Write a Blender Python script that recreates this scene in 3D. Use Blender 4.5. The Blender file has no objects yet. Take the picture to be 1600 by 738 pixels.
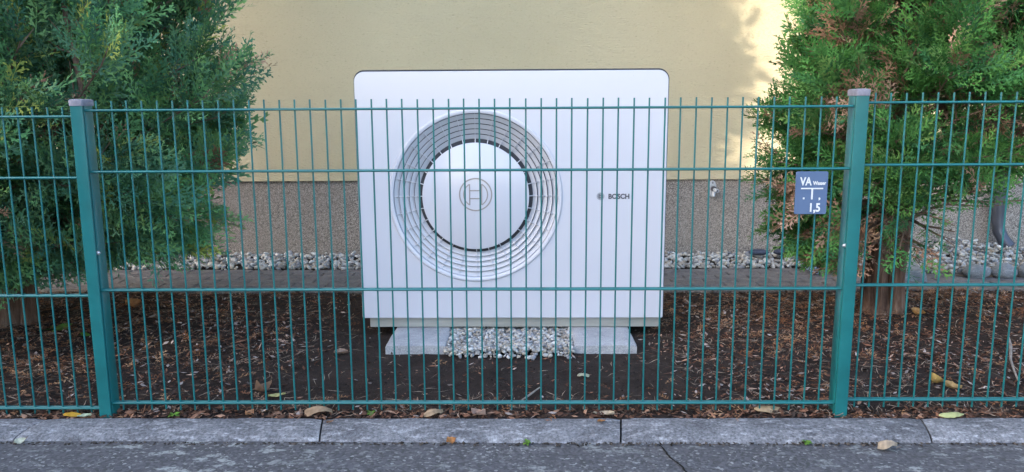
import bpy, bmesh, math, random
import numpy as np
from mathutils import Vector, Matrix, noise

random.seed(7)
RNG = np.random.default_rng(11)
S = bpy.context.scene
COL = S.collection

# ------------------------------------------------------------------ camera
YAW, PITCH, ROLL = 0.0146, 0.1618, -0.0057
cd = bpy.data.cameras.new('camera'); cam = bpy.data.objects.new('camera', cd); COL.objects.link(cam)
cd.sensor_width = 36; cd.lens = 27.0; cd.clip_start = 0.05; cd.clip_end = 2000
_F = Vector((-math.sin(YAW)*math.cos(PITCH), math.cos(YAW)*math.cos(PITCH), -math.sin(PITCH)))
_R0 = Vector((math.cos(YAW), math.sin(YAW), 0)); _U0 = _R0.cross(_F)
_R = math.cos(ROLL)*_R0 + math.sin(ROLL)*_U0
_U = -math.sin(ROLL)*_R0 + math.cos(ROLL)*_U0
cam.matrix_world = Matrix(((_R.x, _U.x, -_F.x, -0.0095), (_R.y, _U.y, -_F.y, 0.0),
                           (_R.z, _U.z, -_F.z, 1.0369), (0, 0, 0, 1)))
S.camera = cam

# ------------------------------------------------------------------ light
SUN_EL = math.radians(20); SUN_AZ = math.radians(36)      # AZ: angle between the sun's heading and the house wall
SUN_FROM = Vector((-math.cos(SUN_AZ)*math.cos(SUN_EL), -math.sin(SUN_AZ)*math.cos(SUN_EL), math.sin(SUN_EL)))
W = bpy.data.worlds.new('World'); S.world = W; W.use_nodes = True
wn = W.node_tree.nodes; wn.clear()
sky = wn.new('ShaderNodeTexSky'); sky.sky_type = 'NISHITA'; sky.sun_disc = False
sky.sun_elevation = SUN_EL; sky.sun_rotation = math.atan2(SUN_FROM.x, SUN_FROM.y)
sky.altitude = 100; sky.air_density = 1.0; sky.dust_density = 3.0; sky.ozone_density = 1.7
bg = wn.new('ShaderNodeBackground'); bg.inputs[1].default_value = 0.15
wo = wn.new('ShaderNodeOutputWorld')
W.node_tree.links.new(sky.outputs[0], bg.inputs[0]); W.node_tree.links.new(bg.outputs[0], wo.inputs[0])
sd = bpy.data.lights.new('sun', 'SUN'); sd.energy = 2.0; sd.angle = math.radians(0.6); sd.color = (0.88, 0.78, 0.65)
sun = bpy.data.objects.new('sun', sd); COL.objects.link(sun)
sun.rotation_euler = SUN_FROM.to_track_quat('Z', 'Y').to_euler()
S.view_settings.view_transform = 'Standard'; S.view_settings.look = 'None'
S.view_settings.exposure = 2.6; S.view_settings.gamma = 1.0

# ------------------------------------------------------------------ helpers
def mesh_np(name, V, Q, col=None, smooth=False):
    """fast mesh from arrays: V (n,3), Q (m,k) faces of k corners, col (n,3) per vertex"""
    V = np.asarray(V, np.float32); Q = np.asarray(Q, np.int32)
    me = bpy.data.meshes.new(name); k = Q.shape[1]
    me.vertices.add(len(V)); me.vertices.foreach_set('co', V.ravel())
    me.loops.add(Q.size); me.loops.foreach_set('vertex_index', Q.ravel())
    me.polygons.add(len(Q)); me.polygons.foreach_set('loop_start', np.arange(0, Q.size, k, dtype=np.int32))
    me.polygons.foreach_set('use_smooth', np.full(len(Q), smooth, dtype=bool))
    if col is not None:
        a = me.color_attributes.new('Col', 'FLOAT_COLOR', 'POINT')
        c = np.ones((len(V), 4), np.float32); c[:, :3] = col
        a.data.foreach_set('color', c.ravel())
    me.update(calc_edges=True); me.validate()
    return me

def link(name, me, mat=None, parent=None, loc=None, rot=None):
    o = bpy.data.objects.new(name, me); COL.objects.link(o)
    if mat is not None and me is not None:
        me.materials.clear(); me.materials.append(mat)
    if parent is not None: o.parent = parent
    if loc is not None: o.location = loc
    if rot is not None: o.rotation_euler = rot
    return o

def thing(name, label, cat, loc=(0, 0, 0), group=None, rot=(0, 0, 0)):
    o = bpy.data.objects.new(name, None); COL.objects.link(o); o.location = loc; o.rotation_euler = rot
    o.empty_display_size = 0.1
    return tag(o, label, cat, group)

def tag(o, label=None, cat=None, group=None, kind=None):
    if label: o['label'] = label
    if cat: o['category'] = cat
    if group: o['group'] = group
    if kind: o['kind'] = kind
    return o

class MB:
    def __init__(s): s.v = []; s.f = []
    def add(s, vs, fs):
        n = len(s.v); s.v += [tuple(v) for v in vs]; s.f += [tuple(i+n for i in f) for f in fs]; return s
    def box(s, x0, x1, y0, y1, z0, z1):
        return s.add([(x0,y0,z0),(x1,y0,z0),(x1,y1,z0),(x0,y1,z0),(x0,y0,z1),(x1,y0,z1),(x1,y1,z1),(x0,y1,z1)],
              [(0,3,2,1),(4,5,6,7),(0,1,5,4),(1,2,6,5),(2,3,7,6),(3,0,4,7)])
    def loft(s, rings, close=True, cap=True):
        n = len(s.v); k = len(rings[0])
        for r in rings: s.v += [tuple(p) for p in r]
        for i in range(len(rings)-1):
            for j in range(k if close else k-1):
                a = n+i*k+j; b = n+i*k+(j+1) % k
                s.f.append((a, b, b+k, a+k))
        if cap and close:
            s.f.append(tuple(n+j for j in reversed(range(k))))
            s.f.append(tuple(n+(len(rings)-1)*k+j for j in range(k)))
        return s
    def tube(s, pts, rad, k=8, cap=True):
        pts = [Vector(p) for p in pts]
        if not isinstance(rad, (list, tuple)): rad = [rad]*len(pts)
        rings = []; up = Vector((0.13, 0.31, 0.94))
        for i, p in enumerate(pts):
            d = (pts[min(i+1, len(pts)-1)] - pts[max(i-1, 0)]).normalized()
            a = d.cross(up)
            if a.length < 1e-3: a = d.cross(Vector((1, 0, 0)))
            a.normalize(); b = d.cross(a)
            rings.append([p + rad[i]*(math.cos(t)*a + math.sin(t)*b) for t in [2*math.pi*j/k for j in range(k)]])
        return s.loft(rings, True, cap)
    def revolve(s, prof, k=64, cx=0, cz=0, a0=0.0, a1=2*math.pi):
        """closed profile [(radius, y)] swept about the y axis through (cx, cz)"""
        full = abs(a1-a0-2*math.pi) < 1e-6; m = k if full else k+1
        n = len(s.v); q = len(prof)
        for i in range(m):
            t = a0+(a1-a0)*i/k
            for r, y in prof: s.v.append((cx+r*math.cos(t), y, cz+r*math.sin(t)))
        for i in range(k):
            for j in range(q):
                a = n+i*q+j; b = n+i*q+(j+1) % q
                c = n+((i+1) % m)*q+(j+1) % q; d = n+((i+1) % m)*q+j
                s.f.append((a, d, c, b))
        if not full:
            s.f.append(tuple(n+j for j in range(q))); s.f.append(tuple(n+(m-1)*q+j for j in reversed(range(q))))
        return s
    def mesh(s, name, smooth=None):
        me = bpy.data.meshes.new(name); me.from_pydata(s.v, [], s.f); me.update()
        bm = bmesh.new(); bm.from_mesh(me); bmesh.ops.recalc_face_normals(bm, faces=bm.faces[:]); bm.to_mesh(me); bm.free()
        if smooth is not None:
            me.polygons.foreach_set('use_smooth', [True]*len(me.polygons)); me.set_sharp_from_angle(angle=math.radians(smooth))
        return me
    def build(s, name, mat, parent=None, smooth=None, bevel=0.0, segs=2, loc=None, rot=None):
        o = link(name, s.mesh(name, smooth), mat, parent, loc, rot)
        if bevel:
            m = o.modifiers.new('bevel', 'BEVEL'); m.width = bevel; m.segments = segs; m.limit_method = 'ANGLE'; m.angle_limit = math.radians(40)
        return o

# ------------------------------------------------------------------ materials
class Mat:
    def __init__(s, name, base=(0.5,0.5,0.5), rough=0.6, metal=0.0, coat=0.0, spec=0.5):
        s.m = bpy.data.materials.new(name); s.m.use_nodes = True
        s.t = s.m.node_tree; s.b = s.t.nodes['Principled BSDF']; s.out = s.t.nodes['Material Output']
        s.b.inputs['Base Color'].default_value = (*base, 1); s.b.inputs['Roughness'].default_value = rough
        s.b.inputs['Metallic'].default_value = metal; s.b.inputs['Coat Weight'].default_value = coat
        s.b.inputs['Specular IOR Level'].default_value = spec
        s.tc = None
    def n(s, typ, **k):
        x = s.t.nodes.new('ShaderNode'+typ)
        for a, v in k.items():
            if a.startswith('i_'):
                key = a[2:]; key = int(key) if key.isdigit() else key.replace('_', ' ')
                x.inputs[key].default_value = v
            else: setattr(x, a, v)
        return x
    def l(s, a, b): s.t.links.new(a, b)
    def co(s, scale=(1,1,1), rand=False):
        tc = s.n('TexCoord'); mp = s.n('Mapping'); mp.inputs['Scale'].default_value = scale
        s.l(tc.outputs['Object'], mp.inputs[0])
        if rand:
            oi = s.n('ObjectInfo'); c = s.n('CombineXYZ'); ml = s.n('Math', operation='MULTIPLY'); ml.inputs[1].default_value = 37.0
            s.l(oi.outputs['Random'], ml.inputs[0]); s.l(ml.outputs[0], c.inputs[0]); s.l(ml.outputs[0], c.inputs[2]); s.l(c.outputs[0], mp.inputs['Location'])
        return mp.outputs[0]
    def noise(s, scale, detail=4, rough=0.6, co=None):
        x = s.n('TexNoise'); x.inputs['Scale'].default_value = scale; x.inputs['Detail'].default_value = detail; x.inputs['Roughness'].default_value = rough
        s.l(co if co is not None else s.co(), x.inputs['Vector']); return x.outputs['Fac']
    def ramp(s, fac, stops):
        r = s.n('ValToRGB'); e = r.color_ramp.elements
        while len(e) < len(stops): e.new(0.5)
        for el, (p, c) in zip(e, stops): el.position = p; el.color = (*c, 1) if len(c) == 3 else c
        s.l(fac, r.inputs[0]); return r.outputs[0]
    def mix(s, fac, a, b, mode='MIX'):
        x = s.n('Mix', data_type='RGBA', blend_type=mode)
        for v, i in ((fac, 0), (a, 6), (b, 7)):
            if isinstance(v, (int, float)): x.inputs[i].default_value = v
            elif isinstance(v, tuple): x.inputs[i].default_value = (*v, 1)
            else: s.l(v, x.inputs[i])
        return x.outputs[2]
    def color(s, c): s.l(c, s.b.inputs['Base Color']); return s
    def bump(s, h, strength=0.3, dist=0.01):
        x = s.n('Bump'); x.inputs['Strength'].default_value = strength; x.inputs['Distance'].default_value = dist
        prev = s.b.inputs['Normal'].links
        if prev: s.l(prev[0].from_socket, x.inputs['Normal'])
        s.l(h, x.inputs['Height']); s.l(x.outputs[0], s.b.inputs['Normal']); return s
    def attr(s): return s.n('Attribute', attribute_name='Col').outputs['Color']

def g(v): return (v, v, v)
M = {}
# render (plaster) wall
m = Mat('cream_plaster', rough=0.9, spec=0.2); cA = m.co((1, 1, 2.6))
cloud = m.noise(0.9, 3, 0.5); fine = m.noise(55, 5, 0.7, cA); pits = m.noise(38, 2, 0.5, m.co((1, 1, 3.2)))
base = m.ramp(cloud, [(0.3, (0.63, 0.545, 0.36)), (0.7, (0.70, 0.605, 0.405))])
base = m.mix(m.ramp(pits, [(0.62, g(0)), (0.76, g(0.5))]), base, (0.34, 0.28, 0.17))
m.color(m.mix(0.12, base, m.ramp(fine, [(0.3, g(0.35)), (0.7, g(0.75))]), 'OVERLAY'))
m.bump(fine, 0.9, 0.012); m.bump(pits, 0.6, 0.010); M['plaster'] = m.m
# pebble-grain plinth
m = Mat('grain_plinth', rough=0.85, spec=0.25); v = m.n('TexVoronoi', i_Scale=215.0); m.l(m.co((1,1,1)), v.inputs['Vector'])
sep = m.n('SeparateColor'); m.l(v.outputs['Color'], sep.inputs[0])
c = m.ramp(sep.outputs[0], [(0.0, (0.055, 0.047, 0.044)), (0.3, (0.19, 0.162, 0.148)), (0.6, (0.34, 0.297, 0.268)), (0.85, (0.45, 0.395, 0.355)), (1.0, (0.60, 0.54, 0.49))])
c = m.mix(m.ramp(m.noise(1.3, 3), [(0.35, g(0)), (0.7, g(0.45))]), c, (0.27, 0.24, 0.215))
m.color(c); m.bump(v.outputs['Distance'], -0.6, 0.006); M['plinth'] = m.m
# fence paint
m = Mat('teal_fence_paint', rough=0.32, coat=0.35)
c = m.ramp(m.noise(9, 4), [(0.3, (0.004, 0.112, 0.116)), (0.7, (0.007, 0.155, 0.160))])
dirt = m.noise(60, 5, 0.7)
m.color(m.mix(m.ramp(dirt, [(0.62, g(0)), (0.72, g(0.35))]), c, (0.12, 0.15, 0.14)))
m.bump(m.noise(220, 2), 0.04, 0.002); M['fence'] = m.m
m = Mat('weathered_cap_plastic', rough=0.75); m.color(m.ramp(m.noise(40, 5), [(0.3, (0.14, 0.14, 0.175)), (0.7, (0.26, 0.25, 0.30))])); m.bump(m.noise(150, 3), 0.2, 0.003); M['cap'] = m.m
M['bolt'] = Mat('galvanised_steel', (0.62, 0.62, 0.64), 0.35, 0.85).m
m = Mat('worn_zinc', rough=0.45, metal=0.15); m.color(m.ramp(m.noise(60, 4), [(0.3, (0.42, 0.44, 0.48)), (0.7, (0.62, 0.64, 0.68))])); M['zinc'] = m.m
M['brassdark'] = Mat('dull_pipe_metal', (0.16, 0.15, 0.16), 0.4, 0.8).m
# sign
m = Mat('sign_blue_plastic', rough=0.45); m.color(m.ramp(m.noise(14, 5), [(0.3, (0.068, 0.115, 0.225)), (0.75, (0.095, 0.148, 0.265))])); M['signblue'] = m.m
M['signwhite'] = Mat('sign_white_print', (0.66, 0.67, 0.68), 0.5).m
# heat pump
m = Mat('white_powder_coat', rough=0.2, coat=0.3); m.b.inputs['Coat Roughness'].default_value = 0.12
c = m.mix(m.ramp(m.noise(3.5, 5, 0.65), [(0.45, g(0)), (0.8, g(0.12))]), (0.57, 0.575, 0.64), (0.50, 0.49, 0.51))
sp = m.noise(95, 1); msk = m.noise(2.3, 2)
spots = m.n('Math', operation='MULTIPLY'); m.l(m.ramp(sp, [(0.74, g(0)), (0.77, g(1))]), spots.inputs[0]); m.l(m.ramp(msk, [(0.56, g(0)), (0.64, g(0.5))]), spots.inputs[1])
m.color(m.mix(spots.outputs[0], c, (0.42, 0.41, 0.42))); m.bump(m.noise(2.0, 2), 0.03, 0.02); M['white'] = m.m
M['whitelouver'] = Mat('white_louvre_plastic', (0.53, 0.535, 0.58), 0.6).m
M['rim'] = Mat('dark_grey_rim', (0.02, 0.022, 0.035), 0.5).m
M['black'] = Mat('black_cavity_plastic', (0.008, 0.008, 0.009), 0.7).m
m = Mat('galvanised_base_rail', rough=0.55, metal=0.2); m.color(m.ramp(m.noise(7, 5, 0.6, m.co((0.5,1,4))), [(0.3, (0.30, 0.30, 0.28)), (0.7, (0.40, 0.40, 0.375))])); M['base'] = m.m
M['emblem'] = Mat('silver_grey_emblem', (0.30, 0.275, 0.27), 0.4, 0.2).m
M['logo'] = Mat('dark_grey_print', (0.06, 0.06, 0.075), 0.5).m
M['logolight'] = Mat('mid_grey_print', (0.22, 0.23, 0.27), 0.5).m
# concretes
def concrete(name, lo, hi, light, sc=1.0, bump=0.35, bs=150):
    m = Mat(name, rough=0.9, spec=0.25); co = m.co((1,1,1), True)
    a = m.noise(5*sc, 6, 0.65, co); b = m.noise(bs*sc, 3, 0.75, co); p = m.noise(17*sc, 5, 0.7, m.co((1, 2.2, 2.2), True))
    c = m.ramp(a, [(0.3, lo), (0.7, hi)])
    c = m.mix(m.ramp(p, [(0.52, g(0)), (0.66, g(0.7))]), c, light)
    c = m.mix(0.65, c, m.ramp(b, [(0.32, g(0.12)), (0.68, g(0.88))]), 'OVERLAY')
    m.color(c); m.bump(b, bump, 0.004); m.bump(a, 0.25, 0.01); return m.m
M['kerb'] = concrete('kerb_concrete', (0.085, 0.085, 0.095), (0.215, 0.215, 0.23), (0.40, 0.40, 0.42), 1.2, 1.0, 85)
M['strip'] = concrete('strip_foundation_concrete', (0.30, 0.30, 0.32), (0.43, 0.43, 0.45), (0.47, 0.465, 0.47), 1.4, 0.2, 260)
M['paver'] = concrete('paver_concrete', (0.11, 0.10, 0.105), (0.20, 0.185, 0.185), (0.27, 0.25, 0.24), 1.6, 0.35)
M['edging'] = concrete('sandy_edging_concrete', (0.13, 0.115, 0.105), (0.22, 0.195, 0.17), (0.30, 0.27, 0.23), 1.2, 0.35)
M['stone'] = concrete('grey_field_stone', (0.14, 0.15, 0.165), (0.27, 0.28, 0.30), (0.4, 0.4, 0.4), 2.5, 0.5)
M['slate'] = concrete('dark_slate', (0.035, 0.045, 0.075), (0.07, 0.08, 0.12), (0.12, 0.13, 0.17), 3, 0.4)
# asphalt
m = Mat('old_asphalt', rough=0.85, spec=0.3); v = m.n('TexVoronoi', i_Scale=120.0); m.l(m.co(), v.inputs['Vector'])
sep = m.n('SeparateColor'); m.l(v.outputs['Color'], sep.inputs[0])
c = m.ramp(sep.outputs[0], [(0.0, g(0.05)), (0.5, (0.082, 0.08, 0.088)), (0.85, (0.115, 0.112, 0.122)), (0.95, (0.18, 0.18, 0.18)), (1.0, (0.30, 0.30, 0.30))])
c = m.mix(m.ramp(m.noise(2.2, 4), [(0.35, g(0)), (0.7, g(0.5))]), c, (0.078, 0.075, 0.083))
li = m.n('Math', operation='MULTIPLY'); m.l(m.ramp(m.noise(16, 4, 0.6, m.co((0.7, 1.3, 1))), [(0.58, g(0)), (0.62, g(1))]), li.inputs[0]); m.l(m.ramp(m.noise(1.1, 2), [(0.42, g(0)), (0.6, g(1))]), li.inputs[1])
li2 = m.n('Math', operation='MULTIPLY'); m.l(li.outputs[0], li2.inputs[0]); m.l(m.ramp(m.noise(80, 4), [(0.38, g(0.1)), (0.55, g(0.9))]), li2.inputs[1])
m.color(m.mix(li2.outputs[0], c, (0.30, 0.31, 0.30))); m.bump(v.outputs['Distance'], -0.6, 0.005); m.bump(m.noise(30, 4), 0.3, 0.006); M['asphalt'] = m.m
m = Mat('crack_dirt', rough=1.0, spec=0.1); m.color(m.ramp(m.noise(60, 4), [(0.3, g(0.008)), (0.7, (0.03, 0.026, 0.022))])); M['crack'] = m.m
# soil
m = Mat('dark_garden_soil', rough=0.95, spec=0.15); a = m.noise(6, 6, 0.7); b = m.noise(70, 5, 0.7)
c = m.ramp(a, [(0.3, (0.020, 0.014, 0.012)), (0.7, (0.050, 0.036, 0.031))])
c = m.mix(m.ramp(b, [(0.58, g(0)), (0.75, g(0.6))]), c, (0.11, 0.072, 0.055))
m.color(c); m.bump(b, 0.8, 0.012); m.bump(m.noise(260, 3), 0.5, 0.004); M['soil'] = m.m
m = Mat('lawn_ground', rough=0.95); m.color(m.ramp(m.noise(3, 5), [(0.3, (0.035, 0.05, 0.02)), (0.7, (0.07, 0.075, 0.035))])); M['ground'] = m.m
# per-vertex coloured litter, stones and foliage
def vcol(name, rough=0.85, spec=0.2, transl=0.0, bump=0):
    m = Mat(name, rough=rough, spec=spec); c = m.attr()
    if bump:
        f = m.noise(bump, 4); c = m.mix(0.35, c, m.ramp(f, [(0.3, g(0.25)), (0.7, g(0.75))]), 'OVERLAY'); m.bump(f, 0.4, 0.003)
    m.color(c)
    if transl:
        t = m.n('BsdfTranslucent'); m.l(c, t.inputs[0]); mx = m.n('MixShader'); mx.inputs[0].default_value = transl
        m.l(m.b.outputs[0], mx.inputs[1]); m.l(t.outputs[0], mx.inputs[2]); m.l(mx.outputs[0], m.out.inputs[0])
    return m.m
M['litter'] = vcol('bark_and_needle_litter', 0.9, 0.15)
M['pebble'] = vcol('pebble_stone', 0.75, 0.3, bump=45)
M['foliage'] = vcol('conifer_foliage', 0.75, 0.12, transl=0.12)
M['leaf'] = vcol('dry_leaf', 0.7, 0.25, transl=0.2, bump=60)
m = Mat('stringy_bark', rough=0.95, spec=0.15); co = m.co((1, 1, 0.12)); a = m.noise(38, 6, 0.65, co); b = m.noise(5, 4)
c = m.ramp(a, [(0.3, (0.045, 0.026, 0.019)), (0.52, (0.135, 0.080, 0.058)), (0.75, (0.27, 0.18, 0.135))])
m.color(m.mix(m.ramp(b, [(0.5, g(0)), (0.75, g(0.4))]), c, (0.16, 0.15, 0.12))); m.bump(a, 1.0, 0.02); M['bark'] = m.m
m = Mat('twig_bark', rough=0.9); m.color(m.ramp(m.noise(30, 4), [(0.3, (0.10, 0.062, 0.045)), (0.7, (0.24, 0.16, 0.12))])); M['twig'] = m.m
m = Mat('grey_stick', rough=0.9); m.color(m.ramp(m.noise(40, 4), [(0.3, (0.16, 0.135, 0.115)), (0.7, (0.32, 0.28, 0.25))])); M['stick'] = m.m
M['pipe'] = Mat('dark_grey_downpipe', (0.075, 0.085, 0.115), 0.4, 0.3).m
m = Mat('blue_plastic_tray', rough=0.5); m.color(m.ramp(m.noise(20, 3), [(0.3, (0.20, 0.28, 0.46)), (0.7, (0.38, 0.46, 0.62))])); M['tray'] = m.m
M['rooftile'] = Mat('red_brown_roof', (0.16, 0.07, 0.05), 0.8).m
M['glass'] = Mat('dark_window_glass', (0.03, 0.035, 0.04), 0.08).m
M['pvc'] = Mat('white_window_frame', (0.75, 0.75, 0.74), 0.5).m
m = Mat('grey_render', rough=0.9); m.color(m.ramp(m.noise(4, 4), [(0.3, (0.5, 0.49, 0.46)), (0.7, (0.58, 0.57, 0.54))])); M['greyrender'] = m.m

# ------------------------------------------------------------------ ground, road, kerb
def sheet(name, x0, x1, y0, y1, z, mat, nx=1, ny=1, fn=None, smooth=True):
    xs = np.linspace(x0, x1, nx+1); ys = np.linspace(y0, y1, ny+1)
    X, Y = np.meshgrid(xs, ys); Z = np.full_like(X, z)
    if fn is not None: Z = fn(X, Y)
    V = np.stack([X.ravel(), Y.ravel(), Z.ravel()], 1)
    i = np.arange(ny)[:, None]*(nx+1)+np.arange(nx)[None, :]; i = i.ravel()
    Q = np.stack([i, i+1, i+nx+2, i+nx+1], 1)
    return link(name, mesh_np(name, V, Q, smooth=smooth), mat)

tag(sheet('ground', -300, 300, -300, 300, -0.10, M['ground']), kind='structure')
def road_h(X, Y):
    return -0.021 + 0.004*np.sin(X*1.7+0.6)*np.sin(Y*2.3) - 0.006*np.clip((2.2-Y)/2, 0, 1)
road = tag(sheet('road', -60, 60, -5.5, 2.345, -0.02, M['asphalt'], 240, 40, road_h), kind='structure')
# meandering crack in the asphalt, filled with dirt
cp = [(0.415, 2.335), (0.428, 2.318), (0.436, 2.285), (0.441, 2.244), (0.452, 2.212), (0.463, 2.188), (0.467, 2.160), (0.474, 2.12), (0.50, 2.02), (0.49, 1.9)]
pts = []
for i in range(len(cp)-1):
    for t in (0, 0.34, 0.67):
        pts.append((cp[i][0]+(cp[i+1][0]-cp[i][0])*t+random.uniform(-.003, .003), cp[i][1]+(cp[i+1][1]-cp[i][1])*t))
mb = MB(); L = []; Rr = []
for i, (x, y) in enumerate(pts):
    w = random.uniform(0.0018, 0.0042); z = float(road_h(np.array(x), np.array(y)))+0.003
    L.append((x-w, y, z)); Rr.append((x+w, y+random.uniform(-.002, .002), z))
n = len(L); mb.add(L+Rr, [(i, i+1, n+i+1, n+i) for i in range(n-1)])
mb.build('crack', M['crack'], road)

kerb = bpy.data.objects.new('kerb', None); COL.objects.link(kerb); tag(kerb, kind='structure')
prof = [(2.482, -0.09), (2.482, 0.002), (2.470, 0.005), (2.42, 0.003), (2.385, -0.001), (2.362, -0.006), (2.346, -0.014), (2.337, -0.026), (2.334, -0.09)]
random.seed(19)
joints = [-6.67, -5.66, -4.66, -3.66, -2.655, -1.665, -0.684, 0.312, 1.315, 2.32, 3.32, 4.32, 5.33, 6.33]
skews = [random.uniform(-.016, .016) for _ in joints]; skews[6] = -.012; skews[7] = .009; skews[8] = .016
for ja, (a, b) in enumerate(zip(joints[:-1], joints[1:])):
    rings = []; K = 24; sk0, sk1 = skews[ja], skews[ja+1]; dz = random.uniform(-.002, .002)
    for i in range(K+1):
        ring = []
        for (y, z) in prof:
            f = (y-2.41)/0.07
            x = (a+0.003+sk0*f)*(1-i/K)+(b-0.003+sk1*f)*i/K
            q = 0.0024*noise.noise(Vector((x*9, y*25, z*25)))+0.0015*noise.noise(Vector((x*40, y*60, 3)))
            e = 0.004 if i in (0, K) and z > -0.05 else 0
            ring.append((x, y+q*0.7, z+q+dz-e if z > -0.05 else z))
        rings.append(ring)
    MB().loft(rings).build('kerb_stone', M['kerb'], kerb, smooth=40)
tag(sheet('kerb_bedding', -7, 7, 2.30, 2.485, -0.034, M['crack']), kind='structure')

# ------------------------------------------------------------------ planting bed soil
def vnoise(X, Y, s, seed=0):
    """smooth value noise on arrays"""
    r = np.random.default_rng(seed).random((128, 128))
    x = X*s+31.7; y = Y*s+17.3; xi = np.floor(x).astype(int); yi = np.floor(y).astype(int); fx = x-xi; fy = y-yi
    fx = fx*fx*(3-2*fx); fy = fy*fy*(3-2*fy)
    G = lambda a, b: r[a % 128, b % 128]
    return (G(xi, yi)*(1-fx)+G(xi+1, yi)*fx)*(1-fy)+(G(xi, yi+1)*(1-fx)+G(xi+1, yi+1)*fx)*fy
def bed_h(X, Y):
    h = 0.004+0.018*(vnoise(X, Y, 4, 1)-0.5)+0.014*(vnoise(X, Y, 13, 2)-0.5)+0.009*(vnoise(X, Y, 34, 3)-0.5)
    h = h+0.07*np.exp(-((X-2.25)/0.55)**2-((Y-3.75)/0.45)**2)            # mulch heaped beside the right tree
    h = h+0.05*np.exp(-((X+2.4)/0.5)**2-((Y-3.5)/0.45)**2)
    flat = np.exp(-(np.clip(np.abs(X+0.06)-0.7, 0, 9)/0.12)**2)*np.exp(-(np.clip(np.abs(Y-3.7)-0.55, 0, 9)/0.1)**2)
    h = h*(1-0.7*flat)-0.006*flat
    edge = np.clip((Y-2.475)/0.05, 0, 1)*np.clip((4.33-Y)/0.06, 0, 1)
    return h*edge-0.004*(1-edge)
bed = tag(sheet('soil', -6.5, 6.5, 2.475, 4.335, 0, M['soil'], 420, 66, bed_h), kind='structure')

# ------------------------------------------------------------------ paved path
path = tag(sheet('paved_path', -6.5, 6.5, 4.33, 5.0, -0.012, M['crack']), kind='structure')
def cham(l, w, h, c, seed):
    r = random.Random(seed); j = lambda: r.uniform(-.0025, .0025)
    x, y = l/2, w/2
    lo = [(-x+j(), -y+j(), -h), (x+j(), -y+j(), -h), (x+j(), y+j(), -h), (-x+j(), y+j(), -h)]
    mid = [(a, b, -c) for a, b, _ in lo]
    top = [(a-math.copysign(c, a), b-math.copysign(c, b), j()*0.5) for a, b, _ in lo]
    return MB().loft([lo, mid, top]).mesh('paver')
pm = [cham(0.196, 0.098, 0.05, 0.006, k) for k in range(5)]
for me in pm: me.materials.append(M['paver'])
for row in range(6):
    for k in range(46):
        x = -4.6+0.2*k+(0.1 if row % 2 else 0); y = 4.43+0.1*row
        o = link('paver', pm[random.randrange(5)], None, path, (x+random.uniform(-.002, .002), y+random.uniform(-.0015, .0015), random.uniform(0.0, 0.006)),
                 (random.uniform(-.012, .012), random.uniform(-.008, .008), random.choice((0, math.pi))+random.uniform(-.008, .008)))
em = [cham(0.99, 0.05, 0.12, 0.007, 50+k) for k in range(3)]
for me in em: me.materials.append(M['edging'])
for k in range(12):
    link('edging_stone', em[k % 3], None, path, (-5.42+k*1.0, 4.352+random.uniform(-.004, .004), 0.012+random.uniform(-.004, .004)), (0, random.uniform(-.003, .003), random.uniform(-.004, .004)))
tag(sheet('gravel_bed', -6.5, 6.5, 4.99, 5.56, -0.006, M['soil']), kind='structure')

# ------------------------------------------------------------------ house
WY = 5.5
house = thing('house', 'cream rendered house wall above a speckled grain plinth', 'house', (0, WY, 0))
def P(mb, *a, **k): return mb.build(*a, **k)
P(MB().box(-9, 8, 0, 8, 0.545, 5.6), 'wall', M['plaster'], house)
P(MB().box(-8.985, 7.985, 0.018, 7.98, -0.1, 0.543), 'plinth', M['plinth'], house)
P(MB().add([(-9.5,-.45,5.45),(8.5,-.45,5.45),(8.5,8.45,5.45),(-9.5,8.45,5.45),(-9.5,4,8.6),(8.5,4,8.6),(-9.5,-.45,5.6),(8.5,-.45,5.6),(8.5,8.45,5.6),(-9.5,8.45,5.6)],
  [(0,1,2,3),(0,1,7,6),(2,3,9,8),(6,7,5,4),(8,9,4,5),(0,6,4,9,3),(1,2,8,5,7)]), 'roof', M['rooftile'], house)

# added unseen block behind the camera, shaped so its shadow covers garden and heat pump
nb = thing('shade_block', 'added grey flat-roofed block, unseen across the street, that shades the garden', 'shade caster', (0, 0, -0.1))
P(MB().box(-15.7, -6.5, -15, -7.05, 0, 7.95), 'wall', M['greyrender'], nb)
tall = [(-36, -7.0), (-15.75, -7.0), (-26.76, -15.0), (-36, -15.0)]
P(MB().loft([[(x, y, z) for x, y in tall] for z in (0, 11.4)]), 'wall', M['greyrender'], nb)
P(MB().loft([[(x, y-.003, z) for x, y in tall] for z in (11.4, 11.65)]), 'roof', M['rooftile'], nb)
P(MB().box(-15.7, -6.3, -15.2, -6.8, 7.95, 8.2), 'roof', M['rooftile'], nb)
for i in range(7):
    for zz in (1.0, 3.7, 6.2):
        w = P(MB().box(-32+i*3.6, -30.6+i*3.6, -7.05, -6.96, zz, zz+1.4), 'window', M['pvc'], nb)
        P(MB().box(-31.92+i*3.6, -30.68+i*3.6, -6.97, -6.95, zz+.08, zz+1.32), 'pane', M['glass'], w)

# downpipe at the right
dp = thing('downpipe', 'dark grey downpipe ending in an outward elbow over the white stones', 'downpipe', (3.35, WY-0.07, 0))
P(MB().tube([(0,0,5.4),(0,0,0.34),(0,0,0.24),(0.012,-0.015,0.17),(0.035,-0.04,0.11),(0.06,-0.07,0.07)], 0.042, 14), 'pipe', M['pipe'], dp, smooth=50)
P(MB().tube([(0,0,0.40),(0,0,0.32)], 0.047, 14), 'collar', M['pipe'], dp, smooth=50)
for zz in (0.62, 2.6, 4.6): P(MB().tube([(0,0,zz),(0,0,zz+.03)], 0.048, 14).box(-.012,.012,.03,.09,zz+.005,zz+.025), 'bracket', M['pipe'], dp, smooth=50)

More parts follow.
